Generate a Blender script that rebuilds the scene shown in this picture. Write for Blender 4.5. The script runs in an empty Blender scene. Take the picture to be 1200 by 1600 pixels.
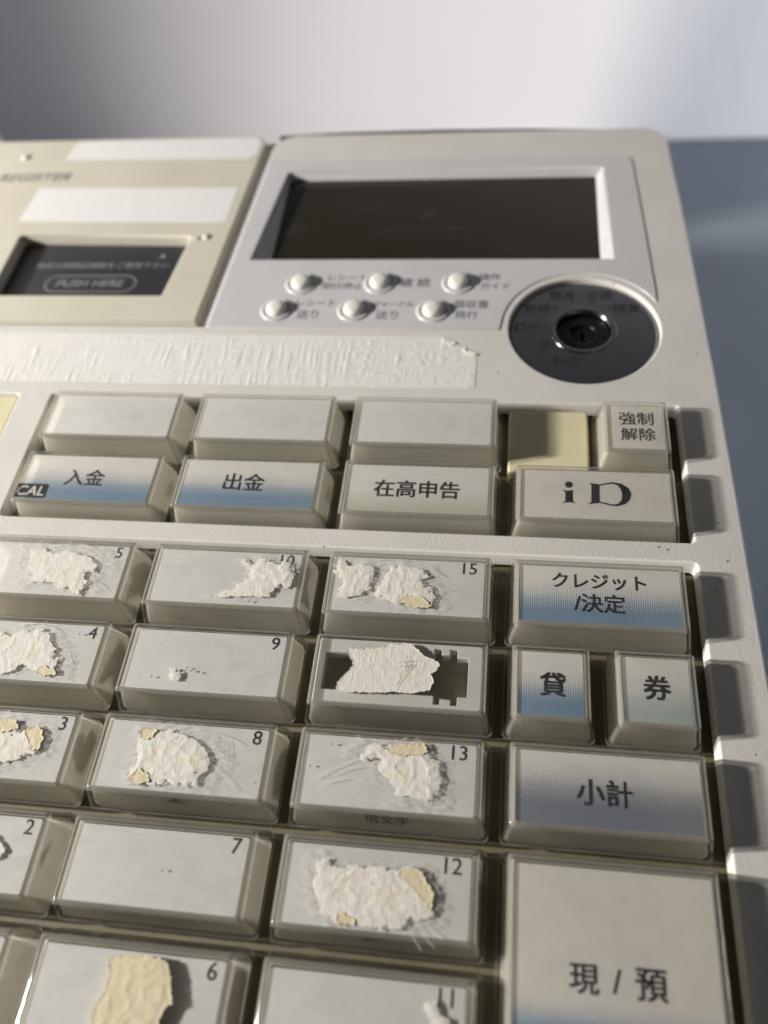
import bpy, bmesh, math, random
from mathutils import Vector, Matrix, noise
from mathutils.geometry import delaunay_2d_cdt

# ------------------------------------------------------------------ camera, light, exposure
S = 0.001                                   # millimetres to metres
TILT, LIFT = math.radians(8.0), 0.095       # slope of the register's face, height of the face origin above the table
FACE = Matrix.Translation((0, 0, LIFT)) @ Matrix.Rotation(TILT, 4, 'X')
scene = bpy.context.scene
C = scene.collection
random.seed(7)

cam_data = bpy.data.cameras.new('camera')
cam = bpy.data.objects.new('camera', cam_data)
C.objects.link(cam)
right = Vector((0.9905073, 0.10480508, -0.0889448))
down = Vector((0.03689186, -0.82600294, -0.56245722))
fwd = Vector((-0.13241704, 0.55383665, -0.8220284))
m = Matrix((( right.x, -down.x, -fwd.x, 33.871*S),
            ( right.y, -down.y, -fwd.y, -89.500*S),
            ( right.z, -down.z, -fwd.z, 147.825*S),
            (0, 0, 0, 1)))
cam.matrix_world = FACE @ m
cam_data.sensor_fit = 'VERTICAL'
cam_data.sensor_height = 36.0
cam_data.sensor_width = 27.0
cam_data.lens = 1311.45/1600*36.0
cam_data.clip_start, cam_data.clip_end = 0.005, 50
cam_data.dof.use_dof = True
cam_data.dof.focus_distance = 0.166
cam_data.dof.aperture_fstop = 9.6
scene.camera = cam

world = bpy.data.worlds.new('World')
scene.world = world
world.use_nodes = True
bg = world.node_tree.nodes['Background']
bg.inputs['Color'].default_value = (1.0, 0.95, 0.92, 1)
bg.inputs['Strength'].default_value = 0.018

def lamp(name, kind, loc, target, power, colour):
    d = bpy.data.lights.new(name, kind)
    o = bpy.data.objects.new(name, d)
    C.objects.link(o)
    o.location = loc
    o.rotation_euler = (Vector(target) - Vector(loc)).to_track_quat('-Z', 'Y').to_euler()
    d.energy = power
    d.color = colour
    return o
key_lamp = lamp('desk_lamp_light', 'SPOT', (-0.715, -0.12, 0.358), (0.05, -0.03, 0.08), 51.0, (1.0, 0.945, 0.865))
key_lamp.data.shadow_soft_size = 0.024
key_lamp.data.spot_size = math.radians(77)
key_lamp.data.spot_blend = 0.6
cool_fill = lamp('cool_fill_light', 'AREA', (0.68, 0.10, 0.055), (0.26, 0.398, 0.05), 2.0, (0.80, 0.90, 1.0))  # added low strip of cool fill for the right of the wall, no window
cool_fill.data.shape = 'RECTANGLE'
cool_fill.data.size, cool_fill.data.size_y = 0.30, 0.06
cool_fill.data.spread = math.radians(100)

side_fill = lamp('side_fill_light', 'AREA', (0.75, -1.05, 0.42), (0.03, 0.0, 0.08), 0.75, (1.0, 0.94, 0.88))  # added fill that lifts the front and right slopes of the keys
side_fill.data.size = 0.9

scene.render.engine = 'CYCLES'
scene.cycles.use_denoising = True
scene.cycles.max_bounces = 6
scene.cycles.adaptive_threshold = 0.02
scene.cycles.transparent_max_bounces = 24
scene.cycles.sample_clamp_indirect = 4.0
scene.view_settings.view_transform = 'Standard'
scene.view_settings.look = 'None'
scene.view_settings.exposure = 0.0
scene.view_settings.gamma = 1.0

# ------------------------------------------------------------------ materials
class NT:
    """small wrapper: a material's node tree"""
    def __init__(self, name):
        self.m = bpy.data.materials.new(name)
        self.m.use_nodes = True
        self.t = self.m.node_tree
        self.b = self.t.nodes['Principled BSDF']
        self.out = self.t.nodes['Material Output']
        self._c = None
    def n(self, kind, **kw):
        x = self.t.nodes.new(kind)
        for k, v in kw.items():
            setattr(x, k, v)
        return x
    def l(self, a, b):
        self.t.links.new(a, b)
    def coord(self, which='Object'):
        if self._c is None:
            self._c = self.n('ShaderNodeTexCoord')
        return self._c.outputs[which]
    def scaled(self, sx, sy, sz, which='Object', rz=0.0):
        mp = self.n('ShaderNodeMapping')
        mp.inputs['Scale'].default_value = (sx, sy, sz)
        mp.inputs['Rotation'].default_value = (0, 0, rz)
        self.l(self.coord(which), mp.inputs['Vector'])
        return mp.outputs['Vector']
    def noise(self, vec, scale, detail=3.0, rough=0.55):
        x = self.n('ShaderNodeTexNoise')
        x.inputs['Scale'].default_value = scale
        x.inputs['Detail'].default_value = detail
        x.inputs['Roughness'].default_value = rough
        self.l(vec, x.inputs['Vector'])
        return x.outputs['Fac']
    def ramp(self, fac, stops):
        x = self.n('ShaderNodeValToRGB')
        e = x.color_ramp.elements
        while len(e) < len(stops):
            e.new(0.5)
        for el, (p, c) in zip(e, stops):
            el.position = p
            el.color = (*c, 1) if len(c) == 3 else c
        self.l(fac, x.inputs['Fac'])
        return x.outputs['Color']
    def mix(self, fac, a, b, mode='MIX'):
        x = self.n('ShaderNodeMix', data_type='RGBA', blend_type=mode)
        if isinstance(fac, (int, float)):
            x.inputs[0].default_value = fac
        else:
            self.l(fac, x.inputs[0])
        for i, v in ((6, a), (7, b)):
            if isinstance(v, tuple):
                x.inputs[i].default_value = (*v, 1)
            else:
                self.l(v, x.inputs[i])
        return x.outputs[2]
    def math(self, op, a, b=None, clamp=False):
        x = self.n('ShaderNodeMath', operation=op, use_clamp=clamp)
        for i, v in enumerate((a, b)):
            if v is None:
                continue
            if isinstance(v, (int, float)):
                x.inputs[i].default_value = v
            else:
                self.l(v, x.inputs[i])
        return x.outputs[0]
    def bump(self, height, strength, dist, prev=None):
        x = self.n('ShaderNodeBump')
        x.inputs['Strength'].default_value = strength
        x.inputs['Distance'].default_value = dist
        self.l(height, x.inputs['Height'])
        if prev is not None:
            self.l(prev, x.inputs['Normal'])
        return x.outputs['Normal']
    def setb(self, **kw):
        for k, v in kw.items():
            s = self.b.inputs[k.replace('_', ' ')]
            if isinstance(v, (int, float)):
                s.default_value = v
            elif isinstance(v, tuple):
                s.default_value = v if len(s.default_value) == len(v) else (*v, 1)
            else:
                self.l(v, s)

M = {}
def plastic(name, col, col2, rough=0.55, grain=900.0, grain_h=0.00006, specks=0.0, sss=0.0, blotch=60.0):
    t = NT(name)
    v = t.coord()
    big = t.noise(v, blotch, 4)
    c = t.mix(t.ramp(big, [(0.38, (0, 0, 0)), (0.68, (1, 1, 1))]), col, col2)
    fine = t.noise(v, grain, 2)
    if specks:
        sp = t.noise(v, 620.0, 1.0)
        c = t.mix(t.ramp(sp, [(0.80 - specks*0.02, (0, 0, 0)), (0.81, (1, 1, 1))]), c, (0.20, 0.18, 0.16))
    t.setb(Base_Color=c, Roughness=rough, Normal=t.bump(fine, 0.55, grain_h))
    if sss:
        t.setb(Subsurface_Weight=sss, Subsurface_Radius=(1, 0.9, 0.7), Subsurface_Scale=0.005)
    M[name] = t.m
    return t.m

plastic('bezel_plastic', (0.66, 0.65, 0.63), (0.62, 0.61, 0.585), 0.62, 1500, 0.0001, specks=0.6)
plastic('housing_plastic', (0.72, 0.70, 0.67), (0.68, 0.66, 0.62), 0.6)
plastic('cream_plastic', (0.62, 0.597, 0.515), (0.58, 0.553, 0.465), 0.5, 1300, 0.00004)
plastic('yellowed_plastic', (0.72, 0.68, 0.47), (0.66, 0.61, 0.41), 0.5, 1100, 0.00003, specks=0.3)
plastic('panel_plastic', (0.60, 0.60, 0.63), (0.57, 0.57, 0.60), 0.28, 700, 0.00001)
plastic('button_plastic', (0.80, 0.79, 0.75), (0.76, 0.75, 0.71), 0.35, 900, 0.00001)
plastic('key_plastic', (0.88, 0.865, 0.80), (0.85, 0.83, 0.755), 0.45, 900, 0.00002)
plastic('milky_plastic', (0.66, 0.655, 0.64), (0.62, 0.615, 0.60), 0.4, 900, 0.00001)
plastic('olive_plastic', (0.20, 0.18, 0.10), (0.15, 0.135, 0.07), 0.5)
plastic('tray_plastic', (0.36, 0.33, 0.22), (0.24, 0.215, 0.13), 0.5, 900, 0.00002, blotch=130)
plastic('dark_deck', (0.17, 0.15, 0.095), (0.135, 0.12, 0.075), 0.6)
plastic('gap_navy', (0.012, 0.02, 0.035), (0.01, 0.016, 0.03), 0.3)
plastic('black_plastic', (0.018, 0.018, 0.02), (0.014, 0.014, 0.015), 0.4)
plastic('slate_plastic', (0.026, 0.028, 0.038), (0.022, 0.024, 0.033), 0.45, 1500, 0.00002)
plastic('wall_paint', (0.615, 0.573, 0.578), (0.59, 0.552, 0.556), 0.85, 120, 0.0006, blotch=6)
plastic('table_top', (0.22, 0.255, 0.30), (0.20, 0.23, 0.275), 0.5, 300, 0.0001, blotch=12)
plastic('ink', (0.018, 0.018, 0.025), (0.03, 0.03, 0.04), 0.5, 2500, 0.000005)
plastic('grey_ink', (0.16, 0.16, 0.18), (0.20, 0.20, 0.22), 0.5, 2500, 0.000005)
plastic('white_ink', (0.75, 0.75, 0.74), (0.65, 0.65, 0.64), 0.5)
plastic('pale_ink', (0.27, 0.275, 0.29), (0.22, 0.225, 0.24), 0.5)
plastic('pencil', (0.30, 0.27, 0.25), (0.4, 0.36, 0.33), 0.7)
plastic('crumb', (0.16, 0.12, 0.09), (0.25, 0.2, 0.15), 0.8)

def milky(name):
    t = NT(name)
    c = t.mix(t.noise(t.coord(), 60, 4), (0.86, 0.845, 0.78), (0.84, 0.815, 0.735))
    t.setb(Base_Color=c, Roughness=0.45)
    tl = t.n('ShaderNodeBsdfTranslucent')
    t.l(c, tl.inputs['Color'])
    mx = t.n('ShaderNodeMixShader')
    mx.inputs[0].default_value = 0.5
    t.l(t.b.outputs[0], mx.inputs[1]); t.l(tl.outputs[0], mx.inputs[2])
    t.l(mx.outputs[0], t.out.inputs['Surface'])
    M[name] = t.m
milky('key_shell')

def metal():
    t = NT('dial_metal')
    ring = t.n('ShaderNodeTexNoise')
    ring.inputs['Scale'].default_value = 400
    t.l(t.coord(), ring.inputs['Vector'])
    t.setb(Base_Color=(0.29, 0.295, 0.31), Metallic=1.0, Roughness=t.ramp(ring.outputs['Fac'], [(0.3, (0.17,)*3), (0.7, (0.24,)*3)]))
    M['dial_metal'] = t.m
    t = NT('lock_metal')
    t.setb(Base_Color=(0.018, 0.019, 0.023), Metallic=0.6, Roughness=0.25)
    M['lock_metal'] = t.m
    t = NT('rim_metal')
    t.setb(Base_Color=(0.55, 0.56, 0.58), Metallic=1.0, Roughness=0.22)
    M['rim_metal'] = t.m
metal()

def lcd():
    t = NT('lcd_glass')
    v = t.coord()
    smear = t.noise(t.scaled(60, 160, 60, rz=0.5), 1.0, 5)
    c = t.mix(t.ramp(smear, [(0.60, (0, 0, 0)), (0.78, (1, 1, 1))]), (0.020, 0.017, 0.010), (0.038, 0.034, 0.026))
    t.setb(Base_Color=c, Roughness=t.ramp(smear, [(0.4, (0.10,)*3), (0.75, (0.34,)*3)]), Specular_IOR_Level=0.45)
    M['lcd_glass'] = t.m
lcd()

def clear(name, tint, wear, scatter):
    """clear acrylic: Fresnel reflection over straight transmission, with hazed and scratched patches"""
    t = NT(name)
    t.t.nodes.remove(t.b)
    info = t.n('ShaderNodeObjectInfo')
    off = t.n('ShaderNodeVectorMath', operation='ADD')
    t.l(t.coord(), off.inputs[0])
    cmb = t.n('ShaderNodeCombineXYZ')
    t.l(t.math('MULTIPLY', info.outputs['Random'], 7.0), cmb.inputs[0])
    t.l(t.math('MULTIPLY', info.outputs['Random'], 3.0), cmb.inputs[1])
    t.l(cmb.outputs[0], off.inputs[1])
    v = off.outputs[0]
    def stretch(sx, sy, rz):
        mp = t.n('ShaderNodeMapping')
        mp.inputs['Scale'].default_value = (sx, sy, 300)
        mp.inputs['Rotation'].default_value = (0, 0, rz)
        t.l(v, mp.inputs['Vector'])
        return mp.outputs['Vector']
    tr = t.n('ShaderNodeBsdfTransparent')
    tr.inputs['Color'].default_value = (*tint, 1)
    gl = t.n('ShaderNodeBsdfGlossy')
    gl.inputs['Roughness'].default_value = 0.07
    df = t.n('ShaderNodeBsdfDiffuse')
    df.inputs['Color'].default_value = (0.80, 0.79, 0.76, 1)
    tl = t.n('ShaderNodeBsdfTranslucent')
    tl.inputs['Color'].default_value = (0.86, 0.85, 0.81, 1)
    lw = t.n('ShaderNodeLayerWeight')
    lw.inputs['Blend'].default_value = 0.5
    schlick = t.math('ADD', t.math('MULTIPLY', t.math('POWER', lw.outputs['Facing'], 5.0), 0.96), 0.04)
    smear = t.noise(stretch(130, 420, 0.5), 1.0, 5, 0.6)
    scr = t.noise(stretch(180, 2600, -0.75), 1.0, 2, 0.5)
    scr2 = t.noise(stretch(2400, 150, 0.35), 1.0, 2, 0.5)
    h = t.math('ADD', smear, t.math('MULTIPLY', t.math('ADD', scr, scr2), 0.25))
    nrm = t.bump(h, 0.25 + 0.4*wear, 0.00005 + 0.00014*wear)
    for x in (gl, lw, df):
        t.l(nrm, x.inputs['Normal'])
    hz = t.ramp(smear, [(0.46, (scatter,)*3), (0.74, (scatter + 0.04 + 0.16*wear,)*3)])
    sc = t.ramp(t.math('MAXIMUM', scr, scr2), [(0.66, (0.0,)*3), (0.74, (0.10*wear,)*3)])
    both = t.n('ShaderNodeMixShader')
    both.inputs[0].default_value = 0.65
    t.l(df.outputs[0], both.inputs[1]); t.l(tl.outputs[0], both.inputs[2])
    mx0 = t.n('ShaderNodeMixShader')
    t.l(t.math('ADD', hz, sc), mx0.inputs[0]); t.l(tr.outputs[0], mx0.inputs[1]); t.l(both.outputs[0], mx0.inputs[2])
    mx = t.n('ShaderNodeMixShader')
    t.l(schlick, mx.inputs[0]); t.l(mx0.outputs[0], mx.inputs[1]); t.l(gl.outputs[0], mx.inputs[2])
    t.l(mx.outputs[0], t.out.inputs['Surface'])
    M[name] = t.m
clear('clear_acrylic', (0.98, 0.98, 0.97), 0.15, 0.03)
clear('worn_acrylic', (0.97, 0.97, 0.96), 0.65, 0.03)
clear('frosted_wall', (0.98, 0.975, 0.96), 0.1, 0.15)
clear('acrylic_edge', (0.58, 0.57, 0.53), 0.10, 0.40)  # grey tint stands in for dark refraction bands, scatter for light piped to edges

def insert_mat(name, paper, tint=None, lo=0.2, hi=0.62, depth=14.49):
    """printed paper slip: plain, or a colour band dissolving upwards through a halftone screen"""
    t = NT(name)
    v = t.coord()
    dirt = t.noise(v, 240, 5, 0.65)
    c = t.mix(t.ramp(dirt, [(0.45, (0, 0, 0)), (0.8, (1, 1, 1))]), paper, tuple(x*0.90 for x in paper))
    if tint:
        sep = t.n('ShaderNodeSeparateXYZ')
        t.l(t.coord(), sep.inputs[0])
        mr = t.n('ShaderNodeMapRange', clamp=True)
        mr.inputs['From Min'].default_value = (lo - 0.5)*depth*S
        mr.inputs['From Max'].default_value = (hi - 0.5)*depth*S
        mr.inputs['To Min'].default_value = 1.0
        mr.inputs['To Max'].default_value = 0.0
        t.l(sep.outputs['Y'], mr.inputs['Value'])
        so = t.n('ShaderNodeSeparateXYZ')
        k = 2*math.pi/0.00060
        t.l(t.scaled(k, k, k, rz=math.radians(45)), so.inputs[0])
        screen = t.math('MULTIPLY_ADD', t.math('MULTIPLY', t.math('SINE', so.outputs['X']), t.math('SINE', so.outputs['Y'])), 0.5)
        t.t.nodes[-1].inputs[2].default_value = 0.5
        th = t.math('SUBTRACT', 1.0, mr.outputs[0])
        dots = t.math('MULTIPLY', t.math('SUBTRACT', screen, th), 12.0, clamp=True)
        c = t.mix(dots, c, tint)
    t.setb(Base_Color=c, Roughness=0.7)
    tl = t.n('ShaderNodeBsdfTransparent')       # thin paper lets part of the light through to the milky key shell
    tl.inputs['Color'].default_value = (1.0, 0.98, 0.94, 1)
    mx = t.n('ShaderNodeMixShader')
    mx.inputs[0].default_value = 0.25
    t.l(t.b.outputs[0], mx.inputs[1]); t.l(tl.outputs[0], mx.inputs[2])
    t.l(mx.outputs[0], t.out.inputs['Surface'])
    M[name] = t.m
PAPER = (0.90, 0.885, 0.86)
insert_mat('slip_plain', (0.91, 0.91, 0.92))
insert_mat('slip_beige', (0.86, 0.825, 0.79))
insert_mat('slip_blue', PAPER, (0.19, 0.32, 0.48), 0.22, 0.68)
insert_mat('slip_mint', (0.88, 0.86, 0.83), (0.46, 0.55, 0.55), 0.15, 0.70)
insert_mat('slip_navy', (0.88, 0.86, 0.84), (0.19, 0.225, 0.30), 0.28, 0.86)
insert_mat('slip_olive', (0.90, 0.89, 0.87), (0.60, 0.60, 0.50), 0.0, 0.55)
insert_mat('slip_cash', (0.87, 0.845, 0.81), (0.22, 0.36, 0.58), 0.25, 0.41, 33.49)

def paper_mat(name, a, b, spread=(0.4, 0.7)):
    t = NT(name)
    v = t.coord()
    c = t.mix(t.ramp(t.noise(v, 420, 5, 0.6), [(spread[0], (0, 0, 0)), (spread[1], (1, 1, 1))]), a, b)
    h = t.math('ADD', t.noise(t.scaled(1, 0.25, 1), 2600, 4, 0.7), t.noise(v, 900, 4, 0.7))
    t.setb(Base_Color=c, Roughness=0.9, Normal=t.bump(h, 0.7, 0.0001))
    M[name] = t.m
paper_mat('torn_paper', (0.74, 0.72, 0.68), (0.70, 0.635, 0.51), (0.49, 0.72))
paper_mat('cream_paper', (0.68, 0.60, 0.42), (0.72, 0.66, 0.50), (0.45, 0.8))
paper_mat('old_tape', (0.76, 0.76, 0.75), (0.72, 0.715, 0.70), (0.4, 0.7))
paper_mat('white_label', (0.76, 0.76, 0.78), (0.72, 0.72, 0.735), (0.4, 0.7))

# ------------------------------------------------------------------ building helpers
def link(o, parent=None, local=None):
    C.objects.link(o)
    if parent is not None:
        o.parent = parent
    if local is not None:
        o.matrix_local = local
    return o

def mesh_obj(name, me, mat, parent=None, local=None):
    o = bpy.data.objects.new(name, me)
    if mat is not None and not me.materials:
        me.materials.append(M[mat])
    return link(o, parent, local)

def rr(cx, cy, hx, hy, r, n=5):
    """rounded rectangle, counter-clockwise"""
    pts = []
    for (sx, sy, a0) in ((1, 1, 0), (-1, 1, 90), (-1, -1, 180), (1, -1, 270)):
        for i in range(n + 1):
            a = math.radians(a0 + 90*i/n)
            pts.append((cx + sx*(hx - r) + r*math.cos(a), cy + sy*(hy - r) + r*math.sin(a)))
    return pts

def circle(cx, cy, r, n=64, a0=0.0, a1=360.0):
    return [(cx + r*math.cos(math.radians(a0 + (a1-a0)*i/n)), cy + r*math.sin(math.radians(a0 + (a1-a0)*i/n))) for i in range(n)]

def from_curve(cu):
    o = bpy.data.objects.new('tmp', cu)
    C.objects.link(o)
    dg = bpy.context.evaluated_depsgraph_get()
    me = bpy.data.meshes.new_from_object(o.evaluated_get(dg))
    bpy.data.objects.remove(o)
    bpy.data.curves.remove(cu)
    return me

def plate_mesh(loops, top, bottom, bevel=0.0, seg=3):
    """flat plate with holes and rounded edges (mm), filled outline extruded between two heights"""
    cu = bpy.data.curves.new('plate', 'CURVE')
    cu.dimensions = '2D'
    cu.fill_mode = 'BOTH'
    for lp in loops:
        sp = cu.splines.new('POLY')
        sp.points.add(len(lp) - 1)
        for p, (x, y) in zip(sp.points, lp):
            p.co = (x, y, 0, 1)
        sp.use_cyclic_u = True
    h = (top - bottom)/2
    cu.extrude = h - bevel
    cu.bevel_depth = bevel
    cu.bevel_resolution = seg
    cu.offset = -bevel
    me = from_curve(cu)
    me.transform(Matrix.Translation((0, 0, (top + bottom)/2)))
    me.transform(Matrix.Scale(S, 4))
    me.update()
    return me

def smooth(me, angle=35):
    for p in me.polygons:
        p.use_smooth = True
    me.set_sharp_from_angle(angle=math.radians(angle))
    return me

def rings_mesh(rings, n=5, cap_top=True, cap_bottom=False, edge_rings=()):
    """stack of rounded rectangles (w, hx, hy, r), bottom to top; edge_rings: bands that take material slot 1"""
    vs, fs, mi = [], [], []
    k = 4*(n + 3)
    for (w, hx, hy, r) in rings:
        pts = rr(0, 0, hx, hy, r, n)
        full = []
        for q in range(4):                        # a narrow strip beside each corner keeps the flats flat
            c = pts[q*(n + 1):(q + 1)*(n + 1)]
            before, after = ((0, -0.12), (0.12, 0), (0, 0.12), (-0.12, 0))[q], ((-0.12, 0), (0, -0.12), (0.12, 0), (0, 0.12))[q]
            full += [(c[0][0] + before[0], c[0][1] + before[1])] + c + [(c[-1][0] + after[0], c[-1][1] + after[1])]
        vs += [(x*S, y*S, w*S) for x, y in full]
    for j in range(len(rings) - 1):
        for i in range(k):
            a, b = j*k + i, j*k + (i + 1) % k
            fs.append((a, b, b + k, a + k))
            mi.append(1 if j in edge_rings else 0)
    if cap_top:
        fs.append(tuple(range((len(rings) - 1)*k, len(rings)*k))); mi.append(0)
    if cap_bottom:
        fs.append(tuple(reversed(range(k)))); mi.append(0)
    me = bpy.data.meshes.new('m')
    me.from_pydata(vs, [], fs)
    for p, q in zip(me.polygons, mi):
        p.material_index = q
    smooth(me, 40)
    return me

def text_mesh(body, size, width=None, bold=0.0, shear=0.0, squash=1.0):
    cu = bpy.data.curves.new('t', 'FONT')
    cu.body = body
    cu.size = size
    cu.align_x, cu.align_y = 'CENTER', 'CENTER'
    cu.shear = shear
    cu.resolution_u = 3
    me = from_curve(cu)
    xs = [v.co.x for v in me.vertices]; ys = [v.co.y for v in me.vertices]
    cx, cy = (min(xs) + max(xs))/2, (min(ys) + max(ys))/2
    k = 1.0 if width is None else width/(max(xs) - min(xs))
    for v in me.vertices:
        v.co = ((v.co.x - cx)*k*S, (v.co.y - cy)*k*squash*S, 0)
    if bold:
        b = bold*size*k*0.7*S
        n0 = len(me.vertices)
        vs0 = [v.co.copy() for v in me.vertices]
        fs0 = [tuple(p.vertices) for p in me.polygons]
        vs, fs = [], []
        for q, (dx, dy) in enumerate(((-b, -b), (b, -b), (b, b), (-b, b), (0, b), (0, -b), (b, 0), (-b, 0))):
            vs += [(v.x + dx, v.y + dy, q*2e-6) for v in vs0]
            fs += [tuple(i + q*n0 for i in f) for f in fs0]
        me = bpy.data.meshes.new('t')
        me.from_pydata(vs, [], fs)
    me.materials.clear()
    return me

def bar_mesh(segments, width, dz=0.0):
    """thin flat strokes through points (mm)"""
    vs, fs = [], []
    for pts in segments:
        for (x0, y0), (x1, y1) in zip(pts, pts[1:]):
            d = Vector((x1 - x0, y1 - y0)).normalized()*width/2
            b = len(vs)
            vs += [((x0 - d.y)*S, (y0 + d.x)*S, dz*S), ((x0 + d.y)*S, (y0 - d.x)*S, dz*S), ((x1 + d.y)*S, (y1 - d.x)*S, dz*S), ((x1 - d.y)*S, (y1 + d.x)*S, dz*S)]
            fs.append((b, b + 1, b + 2, b + 3))
    me = bpy.data.meshes.new('m')
    me.from_pydata(vs, [], fs)
    return me

def torn_mesh(poly, height, seed, step=0.34, jag=0.22, relief=1.0, lift=0.08, z0=0.0, ridge=None, feather=0.0, base=None):
    """torn sheet: ragged outline, crumpled top, real thickness (mm)"""
    rnd = random.Random(seed)
    ring = []
    n = len(poly)
    for i in range(n):
        a, b = Vector(poly[i]), Vector(poly[(i + 1) % n])
        d = b - a
        k = max(1, int(d.length/step))
        nrm = Vector((d.y, -d.x)).normalized() if d.length else Vector((0, 0))
        for j in range(k):
            p = a + d*(j/k)
            ring.append(p + nrm*rnd.uniform(-jag, jag))
    xs = [p.x for p in ring]; ys = [p.y for p in ring]
    pts = list(ring)
    y = min(ys)
    while y < max(ys):
        x = min(xs)
        while x < max(xs):
            pts.append(Vector((x + rnd.uniform(-.3, .3)*step, y + rnd.uniform(-.3, .3)*step)))
            x += step
        y += step
    nr = len(ring)
    edges = [(i, (i + 1) % nr) for i in range(nr)]
    v2, e2, f2, ov, oe, of = delaunay_2d_cdt(pts, edges, [], 1, 1e-5)
    inside = set(i for f in f2 for i in f)
    border = {}
    for f in f2:
        for a, b in zip(f, f[1:] + f[:1]):
            border[(a, b)] = border.get((a, b), 0) + 1
    rim = [(a, b) for (a, b) in border if (b, a) not in border]
    rimv = set(a for e in rim for a in e)
    idx, vs = {}, []
    near = {}
    sparse = ring[::2]
    for i in inside:
        near[i] = min((v2[i] - r_).length_squared for r_ in sparse)**0.5
    if feather:                                  # ragged bites and gaps where the paper has worn away
        keep = []
        for f in f2:
            cx_ = sum((v2[i] for i in f), Vector((0, 0)))/3
            e = min(1.0, sum(near[i] for i in f)/3/feather)
            if noise.fractal(Vector((cx_.x*0.9 + seed*2.3, cx_.y*0.9, 3.7)), 0.8, 2.0, 3) > 0.05 - 1.5*e:
                keep.append(f)
        f2 = keep
        inside = set(i for f in f2 for i in f)
        border = {}
        for f in f2:
            for a, b in zip(f, f[1:] + f[:1]):
                border[(a, b)] = 1
        rim = [(a, b) for (a, b) in border if (b, a) not in border]
        rimv = set(a for e in rim for a in e)
    for i in sorted(inside):
        p = v2[i]
        q = Vector((p.x + seed*31.7, p.y, seed*1.3))
        e = min(1.0, near[i]/1.3)
        fold = 1.0 - abs(noise.noise(q*0.36))*2.6
        chunk = noise.noise(q*1.15)
        fine = noise.fractal(q*2.2, 0.9, 2.0, 3)
        z = height*(0.10 + relief*(0.10 + 0.90*e)*(0.30 + 0.34*max(0.0, fold)**3 + 0.08*chunk + 0.07*fine))
        if ridge:
            z += ridge*height*max(0, noise.noise(Vector((p.x*2.6, p.y*0.35, seed))))
        if i in rimv:
            z = z*0.3 + height*lift
        idx[i] = len(vs)
        vs.append((p.x*S, p.y*S, (z0 + max(z, 0.03))*S))
    fs = [tuple(idx[i] for i in f) for f in f2]
    low = {}
    for i in rimv:
        low[i] = len(vs)
        p = v2[i]
        vs.append((p.x*S, p.y*S, ((z0 if base is None else base) + 0.005)*S))
    for a, b in rim:
        fs.append((idx[b], idx[a], low[a], low[b]))
    me = bpy.data.meshes.new('m')
    me.from_pydata(vs, [], fs)
    return smooth(me, 50)

# ------------------------------------------------------------------ the place: table and wall
def struct(name, vs, fs, mat):
    me = bpy.data.meshes.new(name)
    me.from_pydata(vs, [], fs)
    o = mesh_obj(name, me, mat)
    o['kind'] = 'structure'
    return o
WALL_Y = 0.398
struct('table', [(-1.2, -0.8, 0), (1.2, -0.8, 0), (1.2, WALL_Y, 0), (-1.2, WALL_Y, 0), (-1.2, -0.8, -0.03), (1.2, -0.8, -0.03), (1.2, WALL_Y, -0.03), (-1.2, WALL_Y, -0.03)],
       [(0, 1, 2, 3), (4, 7, 6, 5), (0, 4, 5, 1), (1, 5, 6, 2), (3, 2, 6, 7), (0, 3, 7, 4)], 'table_top')
struct('wall', [(-1.2, WALL_Y + 0.002, -0.03), (1.2, WALL_Y + 0.002, -0.03), (1.2, WALL_Y + 0.002, 1.0), (-1.2, WALL_Y + 0.002, 1.0),
                (-1.2, WALL_Y + 0.06, -0.03), (1.2, WALL_Y + 0.06, -0.03), (1.2, WALL_Y + 0.06, 1.0), (-1.2, WALL_Y + 0.06, 1.0)],
       [(0, 1, 2, 3), (4, 7, 6, 5), (0, 4, 5, 1), (1, 5, 6, 2), (3, 2, 6, 7), (0, 3, 7, 4)], 'wall_paint')

# ------------------------------------------------------------------ the cash register
reg = bpy.data.objects.new('cash_register', None)
reg.empty_display_size = 0.05
link(reg)
reg['label'] = 'worn off-white cash register with clear-capped keys, dark display and torn label scraps'
reg['category'] = 'cash register'

def part(name, me, mat, x=0, y=0, w=0, rot=None, label=None):
    loc = FACE @ Matrix.Translation((x*S, y*S, w*S))
    if rot is not None:
        loc = loc @ rot
    o = mesh_obj(name, me, mat, reg, loc)
    if label:
        o['label'] = label
    return o
def sub(name, me, mat, parent, x=0, y=0, w=0, rot=None, label=None):
    loc = Matrix.Translation((x*S, y*S, w*S))
    if rot is not None:
        loc = loc @ rot
    o = mesh_obj(name, me, mat, parent, loc)
    if label:
        o['label'] = label
    return o

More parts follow.
